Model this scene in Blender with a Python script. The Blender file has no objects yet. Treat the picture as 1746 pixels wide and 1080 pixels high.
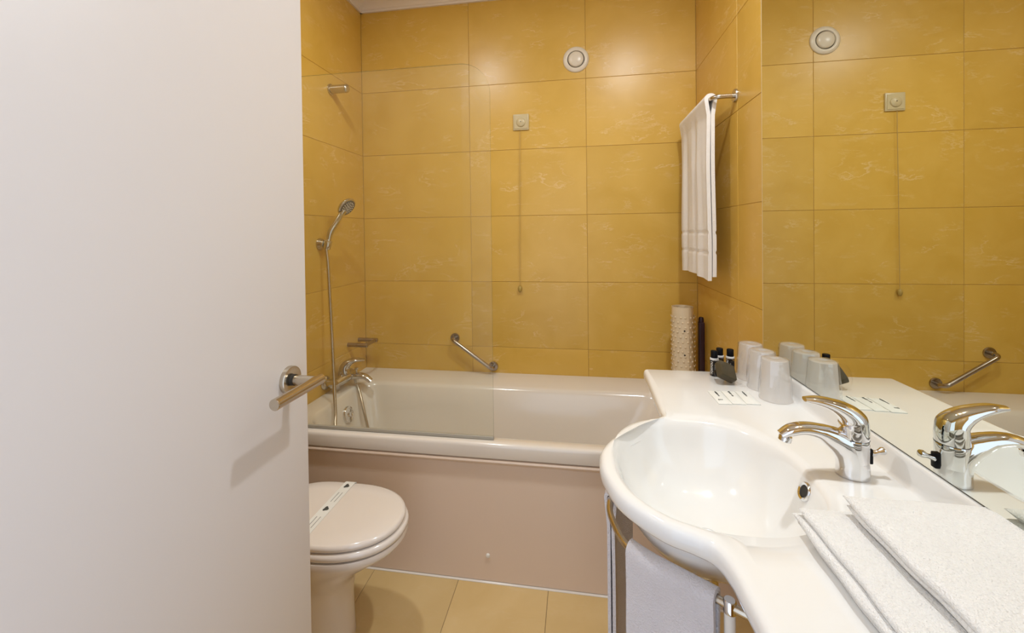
import bpy, bmesh, math, random
from mathutils import Vector, Matrix
random.seed(7)
PI = math.pi
scene = bpy.context.scene
C = scene.collection

# ------------------------------------------------------------------ camera
CAM_H = 1.2564
F_PX, CX, CY = 713.78, 870.32, 406.10
YAW, PITCH, ROLL = 0.1590, -0.0113, -0.0123
fwd = Vector((-math.sin(YAW) * math.cos(PITCH), math.cos(YAW) * math.cos(PITCH), math.sin(PITCH)))
rgt = Vector((math.cos(YAW), math.sin(YAW), 0))
upv = rgt.cross(fwd)
r2 = rgt * math.cos(ROLL) + upv * math.sin(ROLL)
u2 = -rgt * math.sin(ROLL) + upv * math.cos(ROLL)
cam_d = bpy.data.cameras.new('camera')
cam = bpy.data.objects.new('camera', cam_d)
C.objects.link(cam)
cam.matrix_world = Matrix(((r2.x, u2.x, -fwd.x, 0), (r2.y, u2.y, -fwd.y, 0), (r2.z, u2.z, -fwd.z, CAM_H), (0, 0, 0, 1)))
cam_d.sensor_fit = 'HORIZONTAL'
cam_d.sensor_width = 36
cam_d.lens = F_PX / 1746 * 36
cam_d.shift_x = (873 - CX) / 1746
cam_d.shift_y = (CY - 540) / 1746
cam_d.clip_start = 0.02
scene.camera = cam

# ------------------------------------------------------------------ world (cool daylight of the next room, enters by the doorway) and exposure
world = bpy.data.worlds.new('world')
scene.world = world
world.use_nodes = True
world.node_tree.nodes['Background'].inputs[0].default_value = (0.76, 0.85, 1.0, 1)
world.node_tree.nodes['Background'].inputs[1].default_value = 2.4
scene.view_settings.view_transform = 'Standard'
scene.view_settings.look = 'None'
scene.view_settings.gamma = 1
scene.view_settings.use_curve_mapping = False
scene.cycles.transparent_max_bounces = 24
scene.view_settings.exposure = -0.54
LAMP_W = (14.5, 18.5)
LAMP_COL = (0.945, 0.99, 1.02)

# ------------------------------------------------------------------ room numbers (metres; camera above the origin)
XL, XR, D = -1.1846, 0.5858, 2.1951
CORNICE, CEIL = 2.492, 2.56
TZ0, TH, TW = 0.2983, 0.35, 0.6164       # tile course grid
V2 = 0.0497
TUB_F, TUB_P, TUB_Z = 1.4446, 1.4596, 0.51
MIR_Y, MIR_Z = 1.4396, 0.8495
CT = 0.80                                 # counter top


# ================================================================== materials
def new_mat(name):
    m = bpy.data.materials.new(name)
    m.use_nodes = True
    nt = m.node_tree
    return m, nt, nt.nodes['Principled BSDF']


def plain(name, col, rough=0.4, metal=0.0, coat=0.0, bump=0.0, bscale=200.0, spec=0.5, var=0.0, vscale=4.0, sheen=0.0, sub=0.0):
    m, nt, b = new_mat(name)
    b.inputs['Base Color'].default_value = (*col, 1)
    b.inputs['Roughness'].default_value = rough
    b.inputs['Metallic'].default_value = metal
    b.inputs['Coat Weight'].default_value = coat
    b.inputs['Coat Roughness'].default_value = 0.04
    b.inputs['Specular IOR Level'].default_value = spec
    b.inputs['Sheen Weight'].default_value = sheen
    tc = nt.nodes.new('ShaderNodeTexCoord')
    n = nt.nodes.new('ShaderNodeTexNoise')
    n.inputs['Scale'].default_value = vscale
    n.inputs['Detail'].default_value = 4
    nt.links.new(tc.outputs['Object'], n.inputs['Vector'])
    mx = nt.nodes.new('ShaderNodeMix')
    mx.data_type = 'RGBA'
    mx.inputs['A'].default_value = (*[c * (1 - var) for c in col], 1)
    mx.inputs['B'].default_value = (*[min(1, c * (1 + var)) for c in col], 1)
    nt.links.new(n.outputs['Fac'], mx.inputs['Factor'])
    nt.links.new(mx.outputs['Result'], b.inputs['Base Color'])
    if bump:
        n2 = nt.nodes.new('ShaderNodeTexNoise')
        n2.inputs['Scale'].default_value = bscale
        n2.inputs['Detail'].default_value = 3
        nt.links.new(tc.outputs['Object'], n2.inputs['Vector'])
        bp = nt.nodes.new('ShaderNodeBump')
        bp.inputs['Strength'].default_value = bump
        bp.inputs['Distance'].default_value = 0.004
        nt.links.new(n2.outputs['Fac'], bp.inputs['Height'])
        nt.links.new(bp.outputs['Normal'], b.inputs['Normal'])
    return m


def stone_tile(name, c1, c2, vein, rough, veinamt=0.55):
    m, nt, b = new_mat(name)
    L = nt.links.new
    N = nt.nodes.new
    tc = N('ShaderNodeTexCoord')
    oi = N('ShaderNodeObjectInfo')
    mul = N('ShaderNodeMath'); mul.operation = 'MULTIPLY'; mul.inputs[1].default_value = 57.0
    L(oi.outputs['Random'], mul.inputs[0])
    cmb = N('ShaderNodeCombineXYZ')
    for k in range(3):
        L(mul.outputs[0], cmb.inputs[k])
    add = N('ShaderNodeVectorMath'); add.operation = 'ADD'
    L(tc.outputs['Object'], add.inputs[0]); L(cmb.outputs[0], add.inputs[1])
    # soft cloudy base
    n1 = N('ShaderNodeTexNoise'); n1.inputs['Scale'].default_value = 5.5; n1.inputs['Detail'].default_value = 5
    n1.inputs['Distortion'].default_value = 0.6
    L(add.outputs[0], n1.inputs['Vector'])
    mix1 = N('ShaderNodeMix'); mix1.data_type = 'RGBA'
    mix1.inputs['A'].default_value = (*c1, 1); mix1.inputs['B'].default_value = (*c2, 1)
    rmp0 = N('ShaderNodeMapRange'); rmp0.inputs['From Min'].default_value = 0.3; rmp0.inputs['From Max'].default_value = 0.7
    L(n1.outputs['Fac'], rmp0.inputs['Value']); L(rmp0.outputs['Result'], mix1.inputs['Factor'])
    # thin pale veins: narrow iso-bands of a stretched noise, masked by a second noise
    mp = N('ShaderNodeMapping'); mp.inputs['Scale'].default_value = (2.6, 2.6, 7.5); mp.inputs['Rotation'].default_value = (0, 0.12, 0)
    L(add.outputs[0], mp.inputs['Vector'])
    n2 = N('ShaderNodeTexNoise'); n2.inputs['Scale'].default_value = 1.3; n2.inputs['Detail'].default_value = 7; n2.inputs['Roughness'].default_value = 0.62
    n2.inputs['Distortion'].default_value = 0.35
    L(mp.outputs[0], n2.inputs['Vector'])
    rp = N('ShaderNodeValToRGB')
    e = rp.color_ramp.elements
    e[0].position = 0.484; e[0].color = (0, 0, 0, 1)
    e[1].position = 0.516; e[1].color = (0, 0, 0, 1)
    k = rp.color_ramp.elements.new(0.5); k.color = (1, 1, 1, 1)
    L(n2.outputs['Fac'], rp.inputs['Fac'])
    n3 = N('ShaderNodeTexNoise'); n3.inputs['Scale'].default_value = 7.5; n3.inputs['Detail'].default_value = 2
    L(add.outputs[0], n3.inputs['Vector'])
    mr = N('ShaderNodeMapRange'); mr.inputs['From Min'].default_value = 0.50; mr.inputs['From Max'].default_value = 0.64
    L(n3.outputs['Fac'], mr.inputs['Value'])
    mm = N('ShaderNodeMath'); mm.operation = 'MULTIPLY'
    L(rp.outputs['Color'], mm.inputs[0]); L(mr.outputs['Result'], mm.inputs[1])
    # soft pale patches
    mr2 = N('ShaderNodeMapRange'); mr2.inputs['From Min'].default_value = 0.58; mr2.inputs['From Max'].default_value = 0.78
    mr2.inputs['To Max'].default_value = 0.42
    n4 = N('ShaderNodeTexNoise'); n4.inputs['Scale'].default_value = 2.6; n4.inputs['Detail'].default_value = 8; n4.inputs['Roughness'].default_value = 0.7
    L(mp.outputs[0], n4.inputs['Vector']); L(n4.outputs['Fac'], mr2.inputs['Value'])
    mm2 = N('ShaderNodeMath'); mm2.operation = 'MAXIMUM'
    mm3 = N('ShaderNodeMath'); mm3.operation = 'MULTIPLY'; mm3.inputs[1].default_value = veinamt
    L(mm.outputs[0], mm3.inputs[0]); L(mm3.outputs[0], mm2.inputs[0]); L(mr2.outputs['Result'], mm2.inputs[1])
    mix2 = N('ShaderNodeMix'); mix2.data_type = 'RGBA'
    mix2.inputs['B'].default_value = (*vein, 1)
    L(mix1.outputs['Result'], mix2.inputs['A']); L(mm2.outputs[0], mix2.inputs['Factor'])
    hsv = N('ShaderNodeHueSaturation')
    vr = N('ShaderNodeMapRange'); vr.inputs['To Min'].default_value = 0.95; vr.inputs['To Max'].default_value = 1.05
    L(oi.outputs['Random'], vr.inputs['Value']); L(vr.outputs['Result'], hsv.inputs['Value'])
    L(mix2.outputs['Result'], hsv.inputs['Color']); L(hsv.outputs['Color'], b.inputs['Base Color'])
    b.inputs['Roughness'].default_value = rough
    b.inputs['Specular IOR Level'].default_value = 0.45
    return m


def glass_mat(name, tint, haze, ior=1.45, hazecol=(1, 1, 1), rough=0.01):
    m, nt, b = new_mat(name)
    nt.nodes.remove(b)
    L = nt.links.new
    N = nt.nodes.new
    out = nt.nodes['Material Output']
    tr = N('ShaderNodeBsdfTransparent'); tr.inputs[0].default_value = (*tint, 1)
    gl = N('ShaderNodeBsdfGlossy'); gl.inputs['Roughness'].default_value = rough
    fr = N('ShaderNodeFresnel'); fr.inputs['IOR'].default_value = ior
    df = N('ShaderNodeBsdfDiffuse'); df.inputs[0].default_value = (*hazecol, 1)
    geo = N('ShaderNodeNewGeometry')
    inv = N('ShaderNodeMath'); inv.operation = 'SUBTRACT'; inv.inputs[0].default_value = 1.0
    L(geo.outputs['Backfacing'], inv.inputs[1])
    frm = N('ShaderNodeMath'); frm.operation = 'MULTIPLY'
    L(fr.outputs[0], frm.inputs[0]); L(inv.outputs[0], frm.inputs[1])
    nz = N('ShaderNodeTexNoise'); nz.inputs['Scale'].default_value = 3.0
    mr = N('ShaderNodeMapRange'); mr.inputs['To Min'].default_value = haze * 0.8; mr.inputs['To Max'].default_value = haze * 1.2
    L(nz.outputs['Fac'], mr.inputs['Value'])
    m1 = N('ShaderNodeMixShader'); m2 = N('ShaderNodeMixShader')
    L(mr.outputs['Result'], m1.inputs[0]); L(tr.outputs[0], m1.inputs[1]); L(df.outputs[0], m1.inputs[2])
    L(frm.outputs[0], m2.inputs[0]); L(m1.outputs[0], m2.inputs[1]); L(gl.outputs[0], m2.inputs[2])
    L(m2.outputs[0], out.inputs['Surface'])
    return m


def cup_mat(name):
    m, nt, b = new_mat(name)
    nt.nodes.remove(b)
    L = nt.links.new
    N = nt.nodes.new
    out = nt.nodes['Material Output']
    tr = N('ShaderNodeBsdfTransparent'); tr.inputs[0].default_value = (0.97, 0.95, 0.94, 1)
    df = N('ShaderNodeBsdfDiffuse'); df.inputs[0].default_value = (0.98, 0.965, 0.955, 1)
    tl = N('ShaderNodeBsdfTranslucent'); tl.inputs[0].default_value = (0.99, 0.975, 0.965, 1)
    gl = N('ShaderNodeBsdfGlossy'); gl.inputs['Roughness'].default_value = 0.18
    nz = N('ShaderNodeTexNoise'); nz.inputs['Scale'].default_value = 55.0; nz.inputs['Detail'].default_value = 3
    bp = N('ShaderNodeBump'); bp.inputs['Strength'].default_value = 0.35; bp.inputs['Distance'].default_value = 0.004
    L(nz.outputs['Fac'], bp.inputs['Height'])
    for s in (df, tl, gl):
        L(bp.outputs['Normal'], s.inputs['Normal'])
    a = N('ShaderNodeMixShader'); a.inputs[0].default_value = 0.5
    L(df.outputs[0], a.inputs[1]); L(tl.outputs[0], a.inputs[2])
    c = N('ShaderNodeMixShader'); c.inputs[0].default_value = 0.47
    L(tr.outputs[0], c.inputs[1]); L(a.outputs[0], c.inputs[2])
    d = N('ShaderNodeMixShader'); d.inputs[0].default_value = 0.10
    L(c.outputs[0], d.inputs[1]); L(gl.outputs[0], d.inputs[2])
    L(d.outputs[0], out.inputs['Surface'])
    return m


def emit_mat(name, col, s):
    m, nt, b = new_mat(name)
    b.inputs['Emission Color'].default_value = (*col, 1)
    b.inputs['Emission Strength'].default_value = s
    return m


M = {}
M['tile'] = stone_tile('ochre_stone_tile', (0.63, 0.385, 0.064), (0.69, 0.437, 0.092), (0.82, 0.62, 0.34), 0.31, 0.55)
M['floor_tile'] = stone_tile('beige_floor_tile', (0.62, 0.435, 0.19), (0.67, 0.485, 0.23), (0.70, 0.54, 0.31), 0.28, 0.25)
M['grout'] = plain('ochre_grout', (0.42, 0.25, 0.07), 0.8, var=0.1)
M['side_grout'] = plain('pale_ochre_grout', (0.52, 0.315, 0.075), 0.8, var=0.1)
M['floor_grout'] = plain('brown_grout', (0.28, 0.19, 0.09), 0.8, var=0.1)
M['plaster'] = plain('white_ceiling_paint', (0.80, 0.76, 0.72), 0.7, var=0.03)
M['front'] = plain('ochre_front_wall', (0.56, 0.34, 0.10), 0.4, var=0.06)
M['cornice'] = plain('white_plaster_cornice', (0.80, 0.73, 0.68), 0.5, var=0.02)
M['acrylic'] = plain('warm_white_acrylic', (0.775, 0.71, 0.635), 0.16, coat=0.3, var=0.02)
M['panel'] = plain('matt_bath_panel', (0.78, 0.625, 0.505), 0.33, var=0.02)
M['ceramic'] = plain('white_ceramic', (0.87, 0.865, 0.845), 0.10, coat=0.5, var=0.01)
M['toilet'] = plain('cream_ceramic', (0.80, 0.735, 0.68), 0.12, coat=0.4, var=0.01)
M['door'] = plain('white_door_paint', (0.75, 0.715, 0.72), 0.42, var=0.015, vscale=1.5)
M['chrome'] = plain('chrome', (0.80, 0.80, 0.81), 0.05, metal=1)
M['bath_chrome'] = plain('bath_chrome', (0.60, 0.57, 0.52), 0.06, metal=1)
M['steel'] = plain('brushed_steel', (0.58, 0.52, 0.43), 0.24, metal=1, var=0.06, vscale=30)
M['dark_steel'] = plain('satin_nickel', (0.42, 0.36, 0.30), 0.22, metal=1, var=0.06, vscale=30)
M['mirror'] = plain('mirror_silver', (0.84, 0.86, 0.80), 0.0, metal=1)
M['mirror_edge'] = plain('mirror_edge', (0.10, 0.09, 0.07), 0.4)
M['glass'] = glass_mat('screen_glass', (0.978, 0.985, 0.963), 0.017, hazecol=(0.95, 0.92, 0.85))
M['seal'] = plain('grey_rubber_seal', (0.40, 0.37, 0.31), 0.35)
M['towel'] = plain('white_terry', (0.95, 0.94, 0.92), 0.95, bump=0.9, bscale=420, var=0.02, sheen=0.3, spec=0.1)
M['shaded_terry'] = plain('shaded_terry', (0.78, 0.74, 0.76), 0.95, bump=0.9, bscale=420, var=0.03, sheen=0.3, spec=0.1)  # white terry darkened in its colour to stand for shade under the basin
M['towel_warm'] = plain('white_terry_bath', (0.90, 0.86, 0.82), 0.95, bump=0.8, bscale=380, var=0.02, sheen=0.3, spec=0.1)
M['white'] = plain('white_plastic', (0.80, 0.76, 0.70), 0.28, var=0.01)
M['cream'] = plain('cream_plastic', (0.72, 0.645, 0.53), 0.28, var=0.01)
M['ivory'] = plain('ivory_plastic', (0.60, 0.50, 0.29), 0.32, var=0.02)
M['cord'] = plain('pull_cord', (0.50, 0.34, 0.11), 0.6, var=0.05)
M['knob'] = plain('cord_knob', (0.42, 0.29, 0.07), 0.4, var=0.05)
M['dark'] = plain('dark_gap', (0.03, 0.025, 0.02), 0.6)
M['black'] = plain('black_plastic', (0.004, 0.004, 0.006), 0.45, var=0.05, spec=0.15)
M['purple'] = plain('dark_purple_plastic', (0.03, 0.008, 0.02), 0.35, var=0.2, vscale=10)
M['band'] = plain('white_bottle_band', (0.75, 0.74, 0.74), 0.4)
M['ink'] = plain('dark_ink', (0.06, 0.065, 0.06), 0.6)
M['inkgrey'] = plain('grey_ink', (0.35, 0.35, 0.33), 0.6)
M['inkwhite'] = plain('white_ink', (0.80, 0.80, 0.80), 0.5)
M['paper'] = plain('white_paper', (0.82, 0.82, 0.78), 0.6, var=0.02, vscale=20)
M['mat_rubber'] = plain('cream_rubber', (0.72, 0.60, 0.42), 0.38, var=0.03, vscale=30)
M['sponge'] = plain('olive_sponge', (0.072, 0.052, 0.020), 0.75, bump=0.8, bscale=500, var=0.25, vscale=60)
M['film'] = glass_mat('clear_film', (0.985, 0.985, 0.985), 0.07, 1.9, rough=0.09)
M['film_thin'] = glass_mat('thin_clear_film', (0.99, 0.99, 0.99), 0.002, 1.2, rough=0.10)
M['cup'] = cup_mat('frosted_cup_plastic')
M['lamp'] = emit_mat('lamp_lens', (1.0, 0.82, 0.6), 8.0)


# ================================================================== mesh helpers
def finish(bm, mat, name, parent=None, smooth=35, loc=None):
    bmesh.ops.recalc_face_normals(bm, faces=bm.faces)
    me = bpy.data.meshes.new(name)
    bm.to_mesh(me)
    bm.free()
    me.materials.append(M[mat] if isinstance(mat, str) else mat)
    me.shade_smooth()
    me.set_sharp_from_angle(angle=math.radians(smooth))
    o = bpy.data.objects.new(name, me)
    C.objects.link(o)
    if parent:
        o.parent = parent
    if loc:
        o.location = loc
    return o


def empty(name, loc=(0, 0, 0), rotz=0):
    o = bpy.data.objects.new(name, None)
    o.empty_display_size = 0.05
    o.location = loc
    o.rotation_euler = (0, 0, rotz)
    C.objects.link(o)
    return o


def tag(o, label=None, cat=None, group=None, kind=None):
    if label: o['label'] = label
    if cat: o['category'] = cat
    if group: o['group'] = group
    if kind: o['kind'] = kind
    return o


def box(bm, x0, x1, y0, y1, z0, z1, bev=0.0, seg=2):
    r = bmesh.ops.create_cube(bm, size=1, matrix=Matrix.Translation(((x0 + x1) / 2, (y0 + y1) / 2, (z0 + z1) / 2)) @ Matrix.Diagonal((x1 - x0, y1 - y0, z1 - z0, 1)))
    if bev:
        es = list({e for v in r['verts'] for e in v.link_edges})
        bmesh.ops.bevel(bm, geom=es, offset=bev, segments=seg, affect='EDGES', profile=0.5)
    return bm


def nb():
    return bmesh.new()


def catmull(pts, n=8):
    P = [Vector(p) for p in pts]
    P = [P[0] * 2 - P[1]] + P + [P[-1] * 2 - P[-2]]
    out = []
    for i in range(1, len(P) - 2):
        for k in range(n):
            t = k / n
            a, b, c, d = P[i - 1], P[i], P[i + 1], P[i + 2]
            out.append(0.5 * ((2 * b) + (c - a) * t + (2 * a - 5 * b + 4 * c - d) * t * t + (3 * b - a - 3 * c + d) * t ** 3))
    out.append(P[-2])
    return out


def lerp_list(vals, n):
    out = []
    for i in range(len(vals) - 1):
        for k in range(n):
            t = k / n
            a, b = vals[i], vals[i + 1]
            out.append(tuple(x + (y - x) * t for x, y in zip(a, b)) if isinstance(a, tuple) else a + (b - a) * t)
    out.append(vals[-1])
    return out


def sweep(bm, path, rad, n=14, up=(0, 0, 1), cap=True, fixed=None):
    """tube along path; rad float, list of floats or list of (a, b): a along side, b along up. fixed: constant side vector."""
    P = [Vector(p) for p in path]
    if not isinstance(rad, (list, tuple)):
        rad = [rad] * len(P)
    rings = []
    side = None
    for i, p in enumerate(P):
        t = (P[min(i + 1, len(P) - 1)] - P[max(i - 1, 0)]).normalized()
        if fixed is not None:
            s = Vector(fixed)
            s = (s - t * s.dot(t)).normalized()
        elif side is None:
            u = Vector(up)
            s = t.cross(u)
            if s.length < 1e-3:
                s = t.cross(Vector((1, 0, 0)))
            s.normalize()
        else:
            s = (side - t * side.dot(t)).normalized()
        side = s
        u = s.cross(t).normalized()
        a, b = rad[i] if isinstance(rad[i], tuple) else (rad[i], rad[i])
        rings.append([bm.verts.new(p + s * a * math.cos(2 * PI * k / n) + u * b * math.sin(2 * PI * k / n)) for k in range(n)])
    for A, B in zip(rings, rings[1:]):
        for k in range(n):
            bm.faces.new((A[k], A[(k + 1) % n], B[(k + 1) % n], B[k]))
    if cap:
        bm.faces.new(rings[0]); bm.faces.new(rings[-1])
    return bm


def lathe(bm, prof, n=32, mat=None, caps=True):
    """prof: list of (r, z); revolved round z, then transformed by mat"""
    mat = mat or Matrix.Identity(4)
    rings = []
    for r, z in prof:
        if r < 1e-6:
            rings.append([bm.verts.new(mat @ Vector((0, 0, z)))])
        else:
            rings.append([bm.verts.new(mat @ Vector((r * math.cos(2 * PI * k / n), r * math.sin(2 * PI * k / n), z))) for k in range(n)])
    for A, B in zip(rings, rings[1:]):
        for k in range(n):
            q = []
            for v in (A[k % len(A)], A[(k + 1) % len(A)], B[(k + 1) % len(B)], B[k % len(B)]):
                if v not in q: q.append(v)
            if len(q) > 2:
                bm.faces.new(q)
    for R in (rings[0], rings[-1]) if caps else ():
        if len(R) > 2 and prof[0] != prof[-1]:
            bm.faces.new(R)
    return bm


def axis_mat(loc, direction, roll=0):
    d = Vector(direction).normalized()
    q = d.to_track_quat('Z', 'Y')
    return Matrix.Translation(loc) @ q.to_matrix().to_4x4() @ Matrix.Rotation(roll, 4, 'Z')


def loft(bm, rings, cap_first=False, cap_last=False, closed=True):
    R = [[bm.verts.new(p) for p in r] for r in rings]
    n = len(R[0])
    for A, B in zip(R, R[1:]):
        for k in range(n if closed else n - 1):
            bm.faces.new((A[k], A[(k + 1) % n], B[(k + 1) % n], B[k]))
    if cap_first: bm.faces.new(R[0])
    if cap_last: bm.faces.new(R[-1])
    return bm


def rrect(x0, x1, y0, y1, r, z, n=8):
    pts = []
    for cx, cy, a0 in ((x1 - r, y0 + r, -PI / 2), (x1 - r, y1 - r, 0), (x0 + r, y1 - r, PI / 2), (x0 + r, y0 + r, PI)):
        for k in range(n + 1):
            a = a0 + PI / 2 * k / n
            pts.append(Vector((cx + r * math.cos(a), cy + r * math.sin(a), z)))
    return pts


def struct(name, bm, mat, label, cat, smooth=35):
    return tag(finish(bm, mat, name, None, smooth), label, cat, kind='structure')


# ================================================================== shell of the room
tile_cache = {}


def tile_mesh(w, h, mat, t=0.008):
    key = (round(w, 4), round(h, 4), mat)
    if key not in tile_cache:
        bm = nb()
        g = 0.0009
        box(bm, -w / 2 + g, w / 2 - g, 0, t, -h / 2 + g, h / 2 - g, 0.0009, 1)
        bmesh.ops.recalc_face_normals(bm, faces=bm.faces)
        me = bpy.data.meshes.new('tile')
        bm.to_mesh(me); bm.free()
        me.materials.append(M[mat])
        tile_cache[key] = me
    return tile_cache[key]


def add_tile(parent, w, h, loc, rot, mat='tile'):
    o = bpy.data.objects.new('tile', tile_mesh(w, h, mat))
    C.objects.link(o)
    o.parent = parent
    o.location = loc
    o.rotation_euler = rot
    return o


rows = [(-0.0017, 0.2983), (0.2983, 0.6483), (0.6483, 0.9983), (0.9983, 1.3483), (1.3483, 1.6983), (1.6983, 2.0483), (2.0483, 2.52)]
wb = struct('wall_back', box(nb(), XL - 0.1, XR + 0.1, D + 0.0018, D + 0.1, 0, 2.6), 'grout', 'back wall of ochre stone tiles above the bathtub', 'wall')
for z0, z1 in rows[1:]:
    for x0, x1 in ((XL, V2 - TW), (V2 - TW, V2), (V2, XR)):
        add_tile(wb, x1 - x0, z1 - z0, ((x0 + x1) / 2, D, (z0 + z1) / 2), (0, 0, 0))
wl = struct('wall_left', box(nb(), XL - 0.1, XL - 0.0018, -0.12, D + 0.0018, 0, 2.6), 'side_grout', 'left wall of ochre stone tiles behind the shower fittings', 'wall')
yj = [D, D - TW, D - 2 * TW, D - 3 * TW, 0.0]
for z0, z1 in rows:
    for y1, y0 in zip(yj, yj[1:]):
        add_tile(wl, y1 - y0, z1 - z0, (XL, (y0 + y1) / 2, (z0 + z1) / 2), (0, 0, PI / 2))
wr = struct('wall_right', box(nb(), XR + 0.0018, XR + 0.1, -0.12, D + 0.0018, 0, 2.6), 'side_grout', 'right wall of ochre stone tiles beside the mirror', 'wall')
yj = [D, 1.66, 1.66 - TW, 1.66 - 2 * TW, 0.0]
for z0, z1 in rows:
    for y1, y0 in zip(yj, yj[1:]):
        add_tile(wr, y1 - y0, z1 - z0, (XR, (y0 + y1) / 2, (z0 + z1) / 2), (0, 0, -PI / 2))
bm = nb()
box(bm, XL - 0.1, -0.605, -0.12, 0.0, 0, 2.6)
box(bm, 0.205, XR + 0.1, -0.12, 0.0, 0, 2.6)
box(bm, -0.605, 0.205, -0.12, 0.0, 2.08, 2.6)
struct('wall_front', bm, 'front', 'front wall with the open doorway', 'wall')
fl = struct('floor', box(nb(), XL - 0.1, XR + 0.1, -0.3, D + 0.1, -0.1, -0.0015), 'floor_grout', 'floor of square beige tiles', 'floor')
FA, FW = -0.7651, 0.3253
ys = [TUB_P + 0.02 - FW * k for k in range(6)]
xs = [FA + FW * k for k in range(-2, 6)]
for y1, y0 in zip(ys, ys[1:]):
    for x0, x1 in zip(xs, xs[1:]):
        a, b = max(x0, XL), min(x1, XR)
        if b - a > 0.02:
            add_tile(fl, b - a, y1 - y0, ((a + b) / 2, (y0 + y1) / 2, 0), (-PI / 2, 0, 0), 'floor_tile')
struct('ceiling', box(nb(), XL - 0.1, XR + 0.1, -0.12, D + 0.1, CEIL, CEIL + 0.1), 'plaster', 'white ceiling above the bathroom', 'ceiling')
# cornice profile: (distance from wall, height above its foot)
cp = [(0, 0), (0.012, 0), (0.012, 0.009), (0.020, 0.012), (0.026, 0.020), (0.040, 0.030), (0.056, 0.036), (0.062, 0.040), (0.062, 0.047), (0.074, 0.051), (0.080, 0.060), (0.080, 0.068), (0, 0.068)]


def cornice(name, label, p0, p1, inward):
    bm = nb()
    n = Vector(inward)
    loft(bm, [[Vector(p) + n * a + Vector((0, 0, b)) for a, b in cp] for p in (p0, p1)], True, True)
    return struct(name, bm, 'cornice', label, 'cornice', 20)


cornice('trim_1', 'white moulded cornice along the top of the back wall', (XL, D, CORNICE), (XR, D, CORNICE), (0, -1, 0))
cornice('trim_2', 'white moulded cornice along the top of the left wall', (XL, 0, CORNICE), (XL, D, CORNICE), (1, 0, 0))
cornice('trim_3', 'white moulded cornice along the top of the right wall', (XR, 0, CORNICE), (XR, D, CORNICE), (-1, 0, 0))

# ------------------------------------------------------------------ the open door
DX = -0.56
door = struct('door_1', box(nb(), DX - 0.04, DX, 0.02, 0.792, 0.008, 2.055, 0.002, 2), 'door', 'plain white door standing open on the left', 'door')
hy, hz = 0.735, 0.976
hd = lathe(nb(), [(0.0265, 0), (0.0265, 0.007), (0.0255, 0.009), (0.0155, 0.009), (0.0135, 0.0085), (0, 0.0085)], 40, axis_mat((DX, hy, hz), (1, 0, 0)))
rs = finish(hd, 'steel', 'rosette', door)
rs['label'] = 'round brushed steel rosette of the door handle'
bm = nb()
pth = [(DX + 0.008, hy, hz), (DX + 0.058, hy, hz)]
sweep(bm, pth, 0.0095, 24)
bm2 = lathe(nb(), [(0.0108, 0), (0.0108, 0.006), (0.0, 0.006)], 24, axis_mat((DX + 0.0085, hy, hz), (1, 0, 0)))
lv = finish(bm, 'steel', 'handle_neck', door)
finish(bm2, 'dark', 'neck_collar', lv)
bm = nb()
prof = [(0, 0), (0.0088, 0), (0.0100, 0.0012), (0.0100, 0.128), (0.0090, 0.1292), (0, 0.1292)]
lathe(bm, prof, 32, axis_mat((DX + 0.060, hy + 0.014, hz), (0, -1, -0.004)))
o = finish(bm, 'steel', 'handle_lever', door)
o['label'] = 'round bar lever of brushed steel'

# ================================================================== bathtub
tub = tag(empty('bathtub', ((XL + XR) / 2, 1.8, 0)), 'white built-in bathtub with a plain panel along its front', 'bathtub')
tub_inv = Vector((-(XL + XR) / 2, -1.8, 0))


def part(bm, mat, name, parent, smooth=35):
    """part whose vertices are in room coordinates, under an Empty that only has a location"""
    o = finish(bm, mat, name, parent, smooth)
    off = Vector((0, 0, 0))
    p = parent
    while p:
        off += p.location
        p = p.parent
    o.location = -off
    return o


X0, X1, Y0, Y1 = XL + 0.001, XR - 0.001, TUB_F, D - 0.001
rings = [
    rrect(X0, X1, Y0 + 0.012, Y1, 0.003, 0.455), rrect(X0, X1, Y0 + 0.001, Y1, 0.003, 0.457), rrect(X0, X1, Y0, Y1, 0.003, 0.462),
    rrect(X0, X1, Y0, Y1, 0.003, 0.497), rrect(X0, X1, Y0 + 0.0015, Y1, 0.003, 0.504), rrect(X0, X1, Y0 + 0.006, Y1, 0.003, 0.5085), rrect(X0, X1, Y0 + 0.013, Y1, 0.003, 0.510),
    rrect(-1.100, 0.40, 1.494, 2.01, 0.11, 0.5085), rrect(-1.093, 0.394, 1.502, 1.997, 0.108, 0.503), rrect(-1.088, 0.388, 1.507, 1.988, 0.105, 0.490),
    rrect(-1.070, 0.345, 1.522, 1.962, 0.11, 0.42), rrect(-1.045, 0.27, 1.545, 1.93, 0.13, 0.28), rrect(-1.02, 0.18, 1.565, 1.90, 0.14, 0.18),
    rrect(-0.985, 0.10, 1.60, 1.865, 0.12, 0.13), rrect(-0.92, 0.02, 1.65, 1.82, 0.08, 0.112)]
part(loft(nb(), rings, False, True), 'acrylic', 'tub_shell', tub, 50)
bm = nb()
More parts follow.
